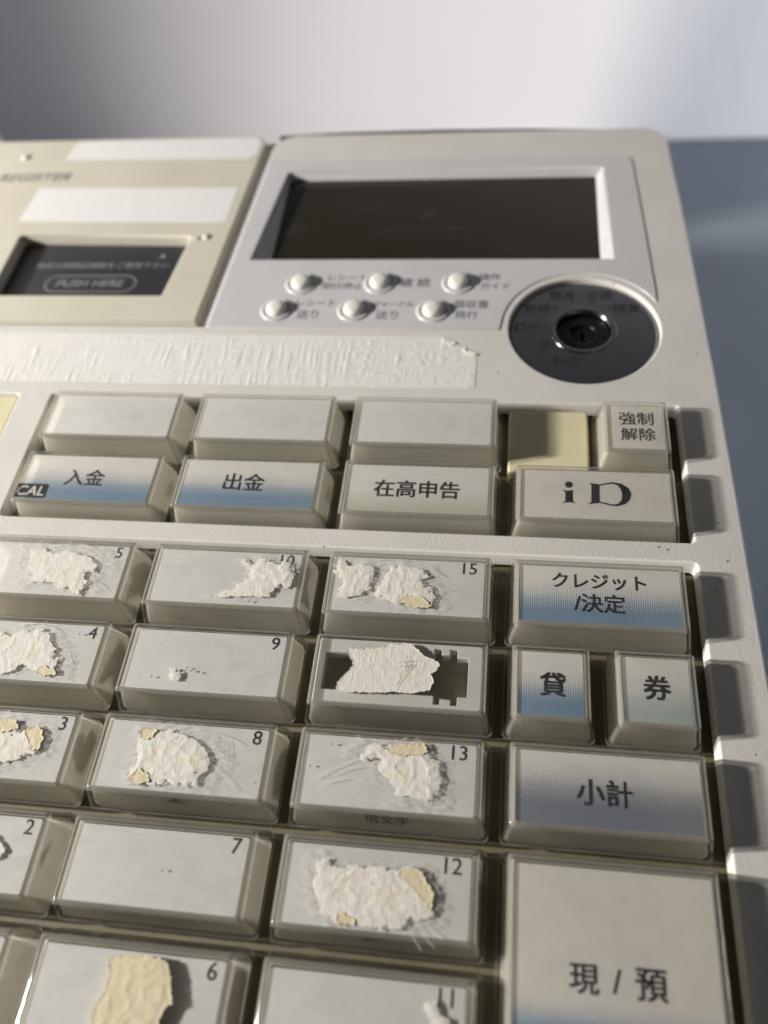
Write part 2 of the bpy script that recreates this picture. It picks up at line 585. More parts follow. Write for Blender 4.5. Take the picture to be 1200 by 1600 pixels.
Z0 = -4.0                                   # height of the bezel's surface below the tops of the keys
LEFT = -300.0
def corner(cx, cy, r, a0, a1, n=8):
    return [(cx + r*math.cos(math.radians(a0 + (a1 - a0)*i/n)), cy + r*math.sin(math.radians(a0 + (a1 - a0)*i/n))) for i in range(n + 1)]
outer = ([(LEFT, -104), (85.4, -104), (85.3, -60), (85.0, -20), (84.6, 20), (84.0, 55), (83.0, 90), (82.0, 120), (81.0, 140)]
         + corner(72.5, 149.8, 8.2, 0, 90) + corner(-33.0, 150.0, 8.0, 90, 176) + [(-44.9, 72), (-44.9, 70.2), (LEFT, 70.2)])
DC = (54.0, 70.6)                           # centre of the key switch
bez = plate_mesh([outer,
                  rr(-2.45, 26.75, 77.2, 18.75, 1.0),                       # upper key field
                  [(-160, -100), (74.8, -100), (74.8, 2.3), (74.5, 2.9), (73.9, 3.2), (-160, 3.2)],  # lower key field
                  circle(DC[0], DC[1], 18.6, 72),                           # key switch
                  [(-38, 92), (63.5, 92), (63.5, 139.5), (-34, 139.5)],     # display
                  rr(-108.5, 26.75, 20.0, 18.6, 1.0)],                      # blank position
                 Z0, Z0 - 4.5, 0.45, 3)
smooth(bez, 35)
bezel = part('bezel', bez, 'bezel_plastic')

# housing under the bezel down to the table
hv, hf = [], []
ho = [(LEFT, -103), (84.6, -103), (84.5, -60), (84.2, -20), (83.8, 20), (83.2, 55), (82.2, 90), (81.2, 120), (80.2, 140)] + corner(72, 149, 7.6, 0, 90) + [(LEFT, 156.6)]
for (x, y) in ho:
    p = FACE @ Vector((x*S, y*S, (Z0 - 3)*S)); hv.append(p)
for (x, y) in ho:
    p = FACE @ Vector((x*S, y*S, (Z0 - 3)*S)); hv.append(Vector((p.x, p.y, 0.0)))
k = len(ho)
for i in range(k):
    j = (i + 1) % k
    hf.append((i + k, j + k, j, i))
hf.append(tuple(range(2*k - 1, k - 1, -1)))
hm = bpy.data.meshes.new('m'); hm.from_pydata(hv, [], hf)
mesh_obj('housing', hm, 'housing_plastic', reg, Matrix.Identity(4))
part('key_deck', plate_mesh([[(LEFT + 2, -100), (82, -100), (78, 150), (LEFT + 2, 153)]], -10.5, -13.5), 'dark_deck')
part('gap_shade_strip', plate_mesh([rr(77.0, -47, 1.5, 49.5, 0.3, 2)], -8.6, -10.4), 'gap_navy')  # dark strip standing in for the shaded gap under the bezel
part('gap_shade_strip', plate_mesh([rr(77.0, 26.5, 1.5, 18.4, 0.3, 2)], -8.6, -10.4), 'gap_navy')  # same painted gap shade beside the upper keys

# printer cover with its window
cover = plate_mesh([[(LEFT, 70.9), (-47.6, 70.9), (-47.4, 76), (-43.6, 152)] + corner(-49.5, 151.6, 6, 0, 90)[1:] + [(LEFT, 157.6)],
                    [(-111.0, 81.9), (-60.4, 81.9), (-60.0, 82.3), (-57.6, 106.4), (-58.2, 107.0), (-110.0, 108.2), (-111.0, 107.4)]],
                   Z0 + 0.5, Z0 - 4.0, 0.6, 3)
cov = part('printer_cover', smooth(cover), 'cream_plastic')
part('groove_floor', plate_mesh([[(-50, 71.2), (-43, 71.2), (-38, 156), (-48, 156)]], Z0 - 1.6, Z0 - 6), 'housing_plastic')
win = part('cutter_plate', plate_mesh([[(-116, 78), (-55, 78), (-53, 111), (-116, 112)]], -7.0, -9.0), 'slate_plastic', label='dark grey plate printed PUSH HERE')
sub('lettering', text_mesh('PUSH HERE', 4.2, 20.5, 0.012, 0.12), 'pale_ink', win, -84.9, 90.7, -6.96)
o_ = rr(0, 0, 13.9, 3.6, 3.5, 8); i_ = rr(0, 0, 13.5, 3.2, 3.1, 8)
sub('lettering_frame', plate_mesh([o_, i_], 0.02, 0.0), 'pale_ink', win, -84.9, 90.5, -6.98)
sub('lettering', text_mesh('指定の感熱記録紙をご使用下さい', 3.0, 41.0, 0.01), 'pale_ink', win, -83.6, 98.5, -6.96)
sub('lettering', text_mesh('▲', 2.4), 'pale_ink', win, -66.0, 102.7, -6.96)
sub('lettering', text_mesh('REGISTER', 4.6, 24.5, 0.02, 0.3, 0.95), 'grey_ink', cov, -117.0, 137.0, Z0 + 0.53, label='grey slanted word REGISTER')
def bump_mesh(r, h):
    bm = bmesh.new()
    bmesh.ops.create_uvsphere(bm, u_segments=12, v_segments=8, radius=r*S)
    for v in bm.verts:
        v.co.z *= h
        v.co += Vector((noise.noise(v.co*1500), noise.noise(v.co*1500 + Vector((5, 0, 0))), 0))*r*0.3*S
    me = bpy.data.meshes.new('m'); bm.to_mesh(me); bm.free()
    return smooth(me, 80)
for (x, y, r) in ((-124.0, 148.0, 1.5), (-52.6, 106.6, 1.3), (-55.4, 105.9, 0.9)):
    sub('glue_blob', bump_mesh(r, 0.45), 'cream_plastic', cov, x, y, Z0 + 0.5)
lab = torn_mesh([(-114.2, 114.6), (-48.6, 113.2), (-47.9, 130.0), (-113.6, 131.0)], 0.14, 3, 0.7, 0.12, 0.9, 0.4, feather=0.9)
sub('label_scrap', lab, 'white_label', cov, 0, 0, Z0 + 0.5, label='lower white label strip on the printer cover')
lab = torn_mesh([(-110.0, 146.2), (-48.0, 145.0), (-45.6, 147.0), (-45.4, 154.0), (-47.0, 156.2), (-107.0, 156.4), (-108.6, 154.5)], 0.14, 5, 0.7, 0.12, 0.7, 0.4, feather=0.6)
sub('label_scrap', lab, 'white_label', cov, 0, 0, Z0 + 0.5, label='upper white label strip on the printer cover')

# rear edge
part('rear_trim', plate_mesh([[(-40, 157.6), (66, 157.6), (66, 158.2), (40, 159.6), (10, 160.2), (-20, 159.8), (-40, 158.6)]], Z0 - 0.4, Z0 - 8, 0.2), 'black_plastic')

# added upright slab, out of view at the left, shaped to shadow the wall
part('wall_shadow_blocker', smooth(plate_mesh([rr(-204, 172, 54, 9, 4, 5)], 172.0, -40.0, 2.0, 3)), 'housing_plastic')

# display panel
PW = -3.78
arc = corner(DC[0], DC[1], 20.6, 176, 27, 28)
arc = [p for p in arc]
pan_out = [(-44.2, 69.6), (33.0, 69.6)] + arc + [(72.6, 83.5), (71.4, 110), (70.0, 139.0)] + corner(67.0, 140.6, 2.9, 0, 90, 5) + [(-39.0, 144.2), (-40.4, 143.0)]
lcd_hole = [(-37.6, 97.0), (62.4, 97.0), (61.4, 137.2), (60.6, 137.9), (-32.8, 137.9), (-33.6, 137.2)]
panel = part('display_panel', smooth(plate_mesh([pan_out, lcd_hole], PW, PW - 1.6, 0.3, 3)), 'panel_plastic')
# sloping walls of the display well
top_l = [(-37.6, 97.0), (62.4, 97.0), (61.2, 137.9), (-33.4, 137.9)]
bot_l = [(-32.2, 99.5), (59.3, 99.5), (59.3, 137.1), (-33.0, 137.1)]
wv = [(x*S, y*S, (PW - 0.35)*S) for x, y in top_l] + [(x*S, y*S, -6.7*S) for x, y in bot_l]
wm = bpy.data.meshes.new('m'); wm.from_pydata(wv, [], [(4, 5, 1, 0), (5, 6, 2, 1), (6, 7, 3, 2), (7, 4, 0, 3)])
sub('well_wall', wm, 'panel_plastic', panel)
sub('display_glass', plate_mesh([[(-36, 96), (62, 96), (62, 140), (-36, 140)]], -6.5, -7.5), 'lcd_glass', panel, label='dark blank display glass')
def dome_mesh(r, h):
    rings = []
    vs, fs = [], []
    prof = [(r*1.0, -0.8), (r*1.0, h*0.35), (r*0.96, h*0.6), (r*0.82, h*0.83), (r*0.55, h*0.96), (r*0.2, h)]
    n = 28
    for (q, z) in prof:
        vs += [(q*S*math.cos(2*math.pi*i/n), q*S*math.sin(2*math.pi*i/n), z*S) for i in range(n)]
    for j in range(len(prof) - 1):
        for i in range(n):
            fs.append((j*n + i, j*n + (i + 1) % n, (j + 1)*n + (i + 1) % n, (j + 1)*n + i))
    fs.append(tuple(range((len(prof) - 1)*n, len(prof)*n)))
    me = bpy.data.meshes.new('m'); me.from_pydata(vs, [], fs)
    return smooth(me, 60)
def ring_mesh(r0, r1, h):
    """raised rounded collar"""
    vs, fs, n = [], [], 36
    prof = [(r0, -0.2), (r0, h*0.6), ((r0*2 + r1)/3, h), ((r0 + 2*r1)/3, h), (r1, 0.0), (r1, -0.2)]
    for (q, z) in prof:
        vs += [(q*S*math.cos(2*math.pi*i/n), q*S*math.sin(2*math.pi*i/n), z*S) for i in range(n)]
    for j in range(len(prof) - 1):
        for i in range(n):
            fs.append((j*n + i, (j + 1)*n + i, (j + 1)*n + (i + 1) % n, j*n + (i + 1) % n))
    me = bpy.data.meshes.new('m'); me.from_pydata(vs, [], fs)
    for p in me.polygons: p.flip()
    return smooth(me, 60)
dome, collar = dome_mesh(2.75, 1.75), ring_mesh(3.3, 4.5, 0.35)
for (x, y) in ((-21.2, 86.9), (0.4, 87.3), (21.6, 87.3), (-26.3, 76.6), (-5.4, 76.7), (15.6, 76.5)):
    b = part('round_button', dome, 'button_plastic', x, y, PW)
    sub('collar', collar, 'panel_plastic', b)
for (body, x, y, wd) in (('レシート', -8.6, 89.4, 10.6), ('発行/停止', -9.8, 86.0, 11.2), ('継 続', 10.0, 87.4, 8.0), ('操作', 29.9, 89.6, 5.6), ('ガイド', 31.4, 86.0, 7.6),
                         ('レシート', -15.9, 79.2, 10.4), ('送り', -17.6, 74.9, 5.8), ('ジャーナル', 4.9, 78.9, 11.0), ('送り', 3.6, 74.8, 5.8), ('領収書', 25.4, 79.0, 9.0), ('発行', 24.3, 75.0, 5.8)):
    sub('lettering', text_mesh(body, 3.0, wd, 0.016, 0, 1.05), 'grey_ink', panel, x, y, PW + 0.02)

# key switch
dial = part('dial_plate', smooth(plate_mesh([circle(0, 0, 18.3, 96), circle(0, 0.6, 6.9, 48)], 0, -2.0, 0.5, 3)), 'dial_metal', DC[0], DC[1], -5.2, label='round dark metal key switch plate')
sub('dial_rim', smooth(plate_mesh([circle(0, 0, 8.3, 64), circle(0, 0, 7.0, 64)], 0.3, -0.3, 0.25, 3)), 'dial_metal', dial, 0, 0.6, 0)
lock = sub('lock_cylinder', smooth(plate_mesh([circle(0, 0, 6.95, 48), circle(0, 0, 3.2, 32)], 0, -4, 0.4, 2)), 'lock_metal', dial, 0, 0.6, -1.2)
sub('lock_core', smooth(plate_mesh([circle(0, 0, 3.1, 32), rr(0, 0, 0.5, 1.9, 0.3, 3)], 0, -3, 0.2, 2)), 'lock_metal', dial, 0, 0.6, -2.0)
for (body, x, y, wd) in (('電卓', 48.9, 84.2, 6.6), ('点検', 58.4, 84.2, 6.6), ('登録', 42.4, 79.0, 6.8), ('精算', 65.0, 79.2, 6.8), ('OFF', 40.0, 72.1, 6.4), ('戻', 44.1, 66.2, 3.3), ('設定', 49.8, 60.6, 6.6)):
    sub('lettering', text_mesh(body, 3.4, wd, 0.022, 0, 1.05), 'ink', dial, x - DC[0], y - DC[1], 0.02)
dot = plate_mesh([circle(0, 0, 0.55, 12)], 0.01, 0)
for (x, y) in ((51.3, 82.0), (56.5, 82.0), (46.9, 79.3), (60.8, 79.4), (44.3, 72.9), (47.1, 66.3), (51.8, 64.0)):
    sub('lettering', dot, 'ink', dial, x - DC[0], y - DC[1], 0.015)
# strip of old tape residue across the bezel
def tape():
    x0, x1, y0, y1 = -150.0, 27.6, 49.6, 67.2
    nx, ny = 620, 60
    vs, fs = [], []
    for j in range(ny + 1):
        for i in range(nx + 1):
            u, v = i/nx, j/ny
            x, y = x0 + (x1 - x0)*u, y0 + (y1 - y0)*v
            left = 1.0 - min(1, max(0, (x + 2)/22))          # ridges fade towards the right end
            lane = 1.0 if abs(noise.noise(Vector((x*0.05, v*4.2, 2.0)))) > 0.06 else 0.25
            rg = noise.noise(Vector((x*1.9 + 0.5*noise.noise(Vector((x*0.2, y*0.4, 7.0))), y*0.11, 1.0)))
            gate = noise.noise(Vector((x*0.045, y*0.20, 5.5)))
            z = 0.07 + 0.17*max(0, rg)*lane*(0.25 + 0.75*left)*(1.0 if gate > -0.28 else 0.15)
            if x > -6:
                fl = noise.fractal(Vector((x*0.55, y*0.75, 4.0)), 1.0, 2.1, 5)
                z += 0.16*max(0, fl - 0.12)*(1 - 0.5*max(0, (x - 14)/14))
            if v > 0.90 or x > 27.0:
                z = 0.07
            # chipped top right corner
            vs.append((x*S, y*S, (Z0 + z)*S))
    for j in range(ny):
        for i in range(nx):
            x, y = x0 + (x1 - x0)*i/nx, y0 + (y1 - y0)*j/ny
            if y > 61.0 + 4.0*(27.6 - x)/6.0 + 0.8*noise.noise(Vector((x, y, 0))) and x > 19:
                continue
            if x > 26.3 and y < 50.8 and (x - 26.3)**2 + (50.9 - y)**2 > 1.7:
                continue
            a = j*(nx + 1) + i
            fs.append((a, a + 1, a + nx + 2, a + nx + 1))
    me = bpy.data.meshes.new('m'); me.from_pydata(vs, [], fs)
    bm = bmesh.new(); bm.from_mesh(me)
    bmesh.ops.delete(bm, geom=[v for v in bm.verts if not v.link_faces], context='VERTS')
    edges = [e for e in bm.edges if e.is_boundary]
    r = bmesh.ops.extrude_edge_only(bm, edges=edges)
    for g in r['geom']:
        if isinstance(g, bmesh.types.BMVert):
            g.co.z = (Z0 - 0.05)*S
    bm.to_mesh(me); bm.free()
    return smooth(me, 60)
part('tape_residue', tape(), 'old_tape', label='wrinkled white strip of old tape above the upper keys')
fl = torn_mesh([(18.6, 66.4), (20.0, 65.9), (22.2, 64.6), (21.4, 64.0), (19.6, 65.0)], 0.5, 21, 0.3, 0.1, 1.0, 0.7)
part('paper_flake', fl, 'torn_paper', 0, 0, Z0)
fl = torn_mesh([(24.0, 62.6), (26.4, 61.6), (28.0, 60.9), (27.0, 60.4), (25.0, 61.4)], 0.5, 22, 0.3, 0.1, 1.0, 0.7)
part('paper_flake', fl, 'torn_paper', 0, 0, Z0)

# blank positions
part('blank_pad', smooth(plate_mesh([rr(45.2, 35.2, 9.1, 9.3, 1.0)], -5.6, -13, 0.5, 3)), 'yellowed_plastic', label='yellowed blank pad with no key')
part('blank_plate', smooth(plate_mesh([rr(-108.5, 26.75, 19.6, 18.2, 1.0)], Z0 - 0.6, -10, 0.3, 2)), 'yellowed_plastic', label='cream blanking plate at the left of the upper keys')

# ------------------------------------------------------------------ keys
P, D1, W1, W2 = 19.0, 14.49, 14.07, 33.07
def cap_mesh(wt, dt, mat):
    hx, hy = wt/2, dt/2
    g = 1.66
    def at(w):                                   # half-width added at height w on the sloping side
        return 0.10 + (g - 0.10)*(-w - 0.5)/7.1
    o = lambda w, r: (w, hx + at(w), hy + at(w)*1.1, r)
    outer_ = [(-7.6, hx + g - 0.4, hy + g - 0.4, 1.2), (-7.6, hx + g - 0.05, hy + g + 0.08, 1.45), o(-7.45, 1.5), o(-7.25, 1.48), o(-4.0, 1.05), o(-0.85, 0.62), o(-0.60, 0.58),
              (-0.36, hx - 0.08, hy - 0.08, 0.55), (-0.16, hx - 0.34, hy - 0.34, 0.50), (-0.04, hx - 0.66, hy - 0.66, 0.42), (0.0, hx - 0.92, hy - 0.92, 0.36)]
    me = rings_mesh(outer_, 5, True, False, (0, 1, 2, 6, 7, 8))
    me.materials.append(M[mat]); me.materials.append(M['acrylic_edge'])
    return me
def wall_mesh(wt, dt):
    """inner face of the clear cap's wall"""
    hx, hy = wt/2, dt/2
    return rings_mesh([(-7.5, hx + 0.95, hy + 0.95, 0.9), (-0.9, hx - 0.52, hy - 0.52, 0.45), (-0.6, hx - 0.60, hy - 0.60, 0.40), (-0.36, hx - 0.80, hy - 0.80, 0.30)], 4, False)
def body_mesh(wt, dt):
    hx, hy = wt/2, dt/2
    return rings_mesh([(-9.4, hx + 0.72, hy + 0.72, 0.9), (-7.6, hx + 0.72, hy + 0.72, 0.8), (-7.3, hx + 0.66, hy + 0.66, 0.8), (-1.1, hx - 0.62, hy - 0.62, 0.45), (-0.85, hx - 0.72, hy - 0.72, 0.4), (-0.66, hx - 0.95, hy - 0.95, 0.3)], 4, False, True)
def slip_mesh(wt, dt):
    hx, hy = wt/2 - 1.08, dt/2 - 1.02
    pts = rr(0, -0.22, hx, hy, 0.35, 2)
    me = bpy.data.meshes.new('m')
    me.from_pydata([(x*S, y*S, -0.45*S) for x, y in pts], [], [tuple(range(len(pts)))])
    return me
CACHE = {}
def cached(key, fn):
    if key not in CACHE:
        CACHE[key] = fn()
    return CACHE[key]

def key(left, back, wt, dt, slip, worn=False, label=None, body=None):
    """key body with its paper slip and clear cap; returns (key, cx, cy)"""
    cx, cy = left + wt/2, back - dt/2
    me = body or cached(('b', wt, dt), lambda: body_mesh(wt, dt))
    k = part('key', me, 'key_shell', cx, cy, 0, label=label)
    cm = 'worn_acrylic' if worn else 'clear_acrylic'
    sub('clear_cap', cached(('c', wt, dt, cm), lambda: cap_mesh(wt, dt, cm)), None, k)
    sub('cap_wall', cached(('w', wt, dt), lambda: wall_mesh(wt, dt)), 'frosted_wall', k)
    if slip:
        sub('paper_slip', cached(('s', wt, dt, slip), lambda: slip_mesh(wt, dt)), slip, k)
    return k, cx, cy
def letters(kt, body, x, y, size=4.0, width=None, bold=0.02, mat='ink', w=-0.42, **kw):
    k, cx, cy = kt
    return sub('lettering', text_mesh(body, size, width, bold, **kw), mat, k, x - cx, y - cy, w)

TORN = {
    '10': [(-22.98, -11.64), (-19.3, -10.31), (-17.95, -8.67), (-16.45, -7.64), (-16.48, -6.05), (-18.71, -3.58), (-18.27, -2.91), (-16.23, -4.43), (-14.59, -2.52), (-12.81, -2.82), (-11.16, -4.03), (-9.1, -2.76), (-7.47, -3.97), (-6.76, -6.48), (-7.18, -9.02), (-8.73, -9.72), (-10.45, -9.51), (-10.63, -11.56), (-12.79, -11.93), (-17.27, -11.94), (-21.95, -12.45)],
    '5': [(-66.5, -3.02), (-63.57, -2.53), (-60.08, -3.72), (-57.58, -2.91), (-54.66, -3.44), (-51.55, -4.62), (-49.85, -6.19), (-49.84, -8.16), (-51.41, -7.92), (-52.07, -9.58), (-50.31, -10.45), (-51.26, -12.1), (-51.92, -13.72), (-53.28, -13.17), (-54.86, -11.98), (-56.22, -12.38), (-58.52, -10.9), (-61.17, -11.05), (-63.61, -11.83), (-64.36, -10.57), (-63.22, -9.53), (-65.42, -7.67), (-65.83, -5.69)],
    '4': [(-68.7, -24.25), (-65.72, -22.86), (-62.99, -23.89), (-61.83, -22.32), (-58.87, -22.44), (-57.48, -21.45), (-54.91, -22.19), (-54.58, -23.96), (-52.49, -25.88), (-51.26, -27.83), (-51.42, -29.84), (-50.67, -31.2), (-52.66, -31.9), (-54.6, -31.18), (-56.65, -30.19), (-58.34, -29.44), (-59.31, -30.65), (-61.1, -31.9), (-64.53, -31.85)],
    '4c': [(-54.62, -30.34), (-53.71, -29.71), (-51.23, -30.39), (-50.74, -31.32), (-52.94, -31.92), (-54.65, -31.36)],
    '9': [(-28.13, -28.3), (-27.09, -28.12), (-25.35, -29.23), (-25.6, -30.79), (-26.87, -31.1), (-27.97, -29.96)],
    '3': [(-61.16, -42.53), (-58.68, -41.13), (-55.5, -40.9), (-54.4, -42.51), (-54.86, -43.27), (-53.1, -42.66), (-50.93, -41.78), (-49.63, -42.64), (-48.82, -44.24), (-48.89, -46.12), (-49.76, -47.12), (-51.03, -46.98), (-52.04, -48.21), (-53.85, -48.58), (-55.5, -49.4), (-58.44, -49.4)],
    '3c': [(-52.81, -42.78), (-50.93, -41.78), (-49.5, -42.73), (-48.77, -44.24), (-48.86, -46.21), (-50.24, -46.46), (-51.62, -44.69)],
    '3d': [(-59.48, -41.68), (-57.76, -40.92), (-55.43, -40.95), (-54.48, -42.42), (-55.47, -42.98), (-57.72, -43.62)],
    '8': [(-30.32, -41.22), (-29.74, -40.71), (-27.32, -40.76), (-26.32, -40.93), (-25.03, -40.36), (-23.45, -40.95), (-21.42, -41.5), (-19.34, -42.28), (-17.69, -43.3), (-16.36, -45.02), (-15.66, -46.1), (-16.08, -47.25), (-17.41, -48.46), (-17.35, -50.64), (-18.85, -50.11), (-19.76, -51.05), (-20.42, -50.23), (-21.18, -50.86), (-22.45, -50.39), (-24.65, -50.79), (-25.95, -51.11), (-27.03, -50.54), (-29.24, -50.93), (-30.3, -49.69), (-30.4, -47.68), (-30.21, -45.86), (-30.38, -43.57)],
    '8c': [(-30.35, -41.13), (-29.65, -40.7), (-27.22, -40.8), (-27.48, -41.95), (-28.43, -42.86), (-30.08, -42.61)],
    '8d': [(-30.07, -49.67), (-28.87, -48.11), (-26.99, -48.99), (-26.15, -50.03), (-26.74, -50.73), (-29.2, -51.06)],
    '2': [(-52.81, -61.23), (-51.06, -62.13), (-49.78, -63.05), (-48.88, -64.2), (-49.39, -65.26), (-50.94, -66.0)],
    '13': [(11.3, -42.65), (11.92, -41.68), (13.23, -40.28), (14.35, -40.38), (15.51, -40.85), (16.54, -40.21), (18.06, -40.66), (20.2, -40.13), (22.73, -39.75), (23.56, -41.16), (24.01, -42.23), (25.67, -42.82), (25.57, -44.09), (26.2, -45.47), (26.14, -47.23), (25.74, -49.0), (24.58, -49.96), (22.82, -49.93), (22.07, -49.3), (20.67, -49.41), (18.88, -49.21), (17.8, -49.12), (18.41, -48.02), (16.83, -46.56), (15.45, -45.42), (14.61, -44.4), (15.56, -43.06), (14.25, -42.79), (12.5, -43.47), (11.63, -43.91)],
    '13c': [(15.71, -41.02), (17.29, -40.34), (20.19, -39.98), (22.65, -39.72), (23.27, -41.08), (21.81, -41.85), (20.02, -42.17), (18.2, -42.12), (16.71, -41.87)],
    '12': [(5.97, -60.46), (7.32, -60.52), (8.79, -60.03), (9.07, -60.72), (8.23, -61.51), (10.16, -61.69), (11.62, -61.21), (14.24, -60.98), (18.01, -61.0), (19.92, -61.36), (21.71, -60.5), (23.2, -60.55), (24.38, -61.31), (25.24, -62.96), (26.07, -64.25), (26.06, -66.59), (26.16, -67.9), (24.56, -68.22), (22.44, -68.74), (21.11, -70.0), (18.97, -70.2), (17.21, -70.69), (16.1, -70.47), (13.86, -70.03), (12.81, -70.39), (10.79, -70.31), (10.15, -69.71), (8.03, -69.08), (7.3, -67.97), (7.62, -67.61), (6.63, -66.0), (5.99, -64.33), (6.1, -62.57)],
    '12c': [(20.02, -62.39), (20.29, -61.33), (22.09, -60.64), (24.0, -61.17), (25.06, -62.98), (26.0, -64.25), (25.85, -67.11), (24.34, -65.41), (22.74, -63.87), (21.19, -62.98)],
    '12d': [(10.74, -68.66), (11.45, -68.43), (13.8, -69.54), (13.82, -70.29), (10.9, -70.3)],
    '11': [(24.83, -80.19), (27.14, -79.07), (27.88, -79.89), (28.3, -81.03), (29.52, -81.49), (30.09, -82.59), (29.86, -84.33), (27.56, -84.85), (26.79, -83.5), (27.02, -82.03), (25.58, -81.01)],
    '6': [(-25.24, -78.52), (-22.69, -78.12), (-18.24, -77.76), (-15.71, -78.09), (-14.66, -79.26), (-13.93, -81.38), (-13.88, -82.3), (-13.14, -83.76), (-14.24, -84.48), (-14.56, -86.01), (-14.36, -87.47), (-14.55, -90.12), (-18.99, -90.86), (-24.42, -90.84), (-25.32, -87.39), (-25.24, -85.27), (-24.53, -83.35), (-24.26, -81.77), (-24.26, -80.51)],
    '15': [(0.98, -3.07), (2.48, -2.05), (4.35, -3.82), (6.25, -2.79), (9.19, -3.57), (9.84, -5.83), (9.36, -8.58), (7.2, -10.48), (4.1, -11.1), (2.46, -10.75), (2.55, -8.5), (3.56, -7.09), (1.3, -5.38)],
    '15b': [(10.74, -6.69), (11.69, -4.36), (13.55, -2.87), (16.79, -3.17), (19.21, -3.5), (20.93, -5.23), (19.43, -6.22), (21.52, -7.9), (22.46, -10.05), (21.85, -12.27), (18.38, -12.47), (14.43, -11.83), (12.4, -11.07), (9.95, -10.33), (10.15, -8.53)],
    '15c': [(14.78, -11.37), (16.6, -9.95), (20.54, -10.43), (21.85, -12.27), (18.4, -12.64)],
    '14': [(6.39, -21.79), (7.03, -21.92), (8.48, -22.16), (10.3, -21.71), (11.56, -21.8), (13.37, -21.18), (14.24, -20.61), (15.81, -20.68), (17.32, -20.25), (18.59, -20.51), (19.9, -21.43), (21.23, -22.68), (22.49, -23.09), (23.75, -23.67), (24.35, -24.45), (23.74, -25.63), (22.72, -26.18), (23.46, -28.06), (22.67, -29.54), (20.91, -29.97), (19.15, -30.41), (16.14, -30.3), (11.96, -30.69), (7.73, -30.88), (5.29, -30.89), (5.22, -29.3), (5.96, -27.95), (6.9, -26.91), (7.81, -25.54), (7.51, -24.4), (6.58, -23.29)],
}


def film_mat():
    t = NT('glue_film')
    t.t.nodes.remove(t.b)
    tr = t.n('ShaderNodeBsdfTransparent')
    df = t.n('ShaderNodeBsdfDiffuse')
    df.inputs['Color'].default_value = (0.78, 0.765, 0.73, 1)
    nz = t.noise(t.scaled(700, 1900, 500, rz=0.6), 1.0, 5, 0.65)
    t.l(t.bump(nz, 0.5, 0.00003), df.inputs['Normal'])
    mx = t.n('ShaderNodeMixShader')
    t.l(t.ramp(nz, [(0.42, (0.04,)*3), (0.70, (0.50,)*3)]), mx.inputs[0])
    t.l(tr.outputs[0], mx.inputs[1]); t.l(df.outputs[0], mx.inputs[2])
    t.l(mx.outputs[0], t.out.inputs['Surface'])
    M['glue_film'] = t.m
film_mat()
def film(kt, name, grow, seed, dx=0.0, dy=0.0):
    """thin smear of glue and paper fibre reaching past a scrap"""
    k, cx, cy = kt
    pts = [Vector((x - cx, y - cy)) for x, y in TORN[name]]
    c = sum(pts, Vector((0, 0)))/len(pts)
    hx, hy = W2/2 - 1.0, D1/2 - 1.0
    poly = []
    for p in pts:
        q = c + (p - c)*grow + Vector((dx, dy))
        poly.append((max(-hx, min(hx, q.x)), max(-hy, min(hy, q.y))))
    return sub('glue_film', torn_mesh(poly, 0.03, seed, 0.45, 0.45, 0.3, 0.1, 0.0, None, 2.6), 'glue_film', k)

def torn(kt, name, height, seed, mat='torn_paper', z0=0.0, label=None, **kw):
    k, cx, cy = kt
    if mat == 'torn_paper':
        kw.setdefault('feather', 1.5)
        height *= 0.33
        kw['jag'] = 0.16
    else:
        height *= 0.5; z0 *= 0.34
        kw.setdefault('relief', 0.5); kw.setdefault('lift', 0.3)
    poly = [(x - cx, y - cy) for x, y in TORN[name]]
    return sub('torn_paper' if mat == 'torn_paper' else 'paper_flake', torn_mesh(poly, height, seed, z0=z0, **kw), mat, k, label=label)
def front_mark(kt, me, mat, x, drop):
    """print on the sloping front of the key body, drop mm below its upper edge"""
    k, cx, cy = kt
    hy = (D1)/2
    t = drop/6.0
    a = Vector((0, -(hy - 0.62), -1.1)); b = Vector((0, -(hy + 0.66), -7.3))
    p = a + (b - a)*t
    up = (a - b).normalized(); nrm = Vector((0, -up.z, up.y)); nrm = nrm if nrm.z > 0 else -nrm
    p = p + nrm*0.05
    R = Matrix(((1, 0, 0, 0), (0, up.y, nrm.y, 0), (0, up.z, nrm.z, 0), (0, 0, 0, 1)))
    return sub('lettering', me, mat, k, x - cx, p.y, p.z, rot=R)

# numbered keys: three columns, five rows
numbered = {}
num_pos = {}
for c, (x, names) in enumerate(((-76.0, '54321'), (-38.0, ['10', '9', '8', '7', '6']), (0.0, ['15', '14', '13', '12', '11']))):
    for r, nm in enumerate(names):
        if nm == '14':
            continue
        numbered[nm] = key(x, -P*r, W2, D1, 'slip_plain', worn=True, label='numbered key %s' % nm)
        letters(numbered[nm], nm, x + 29.9 - (0.9 if len(nm) > 1 else 0.0), -P*r - 2.75, 3.75, None, 0.006)

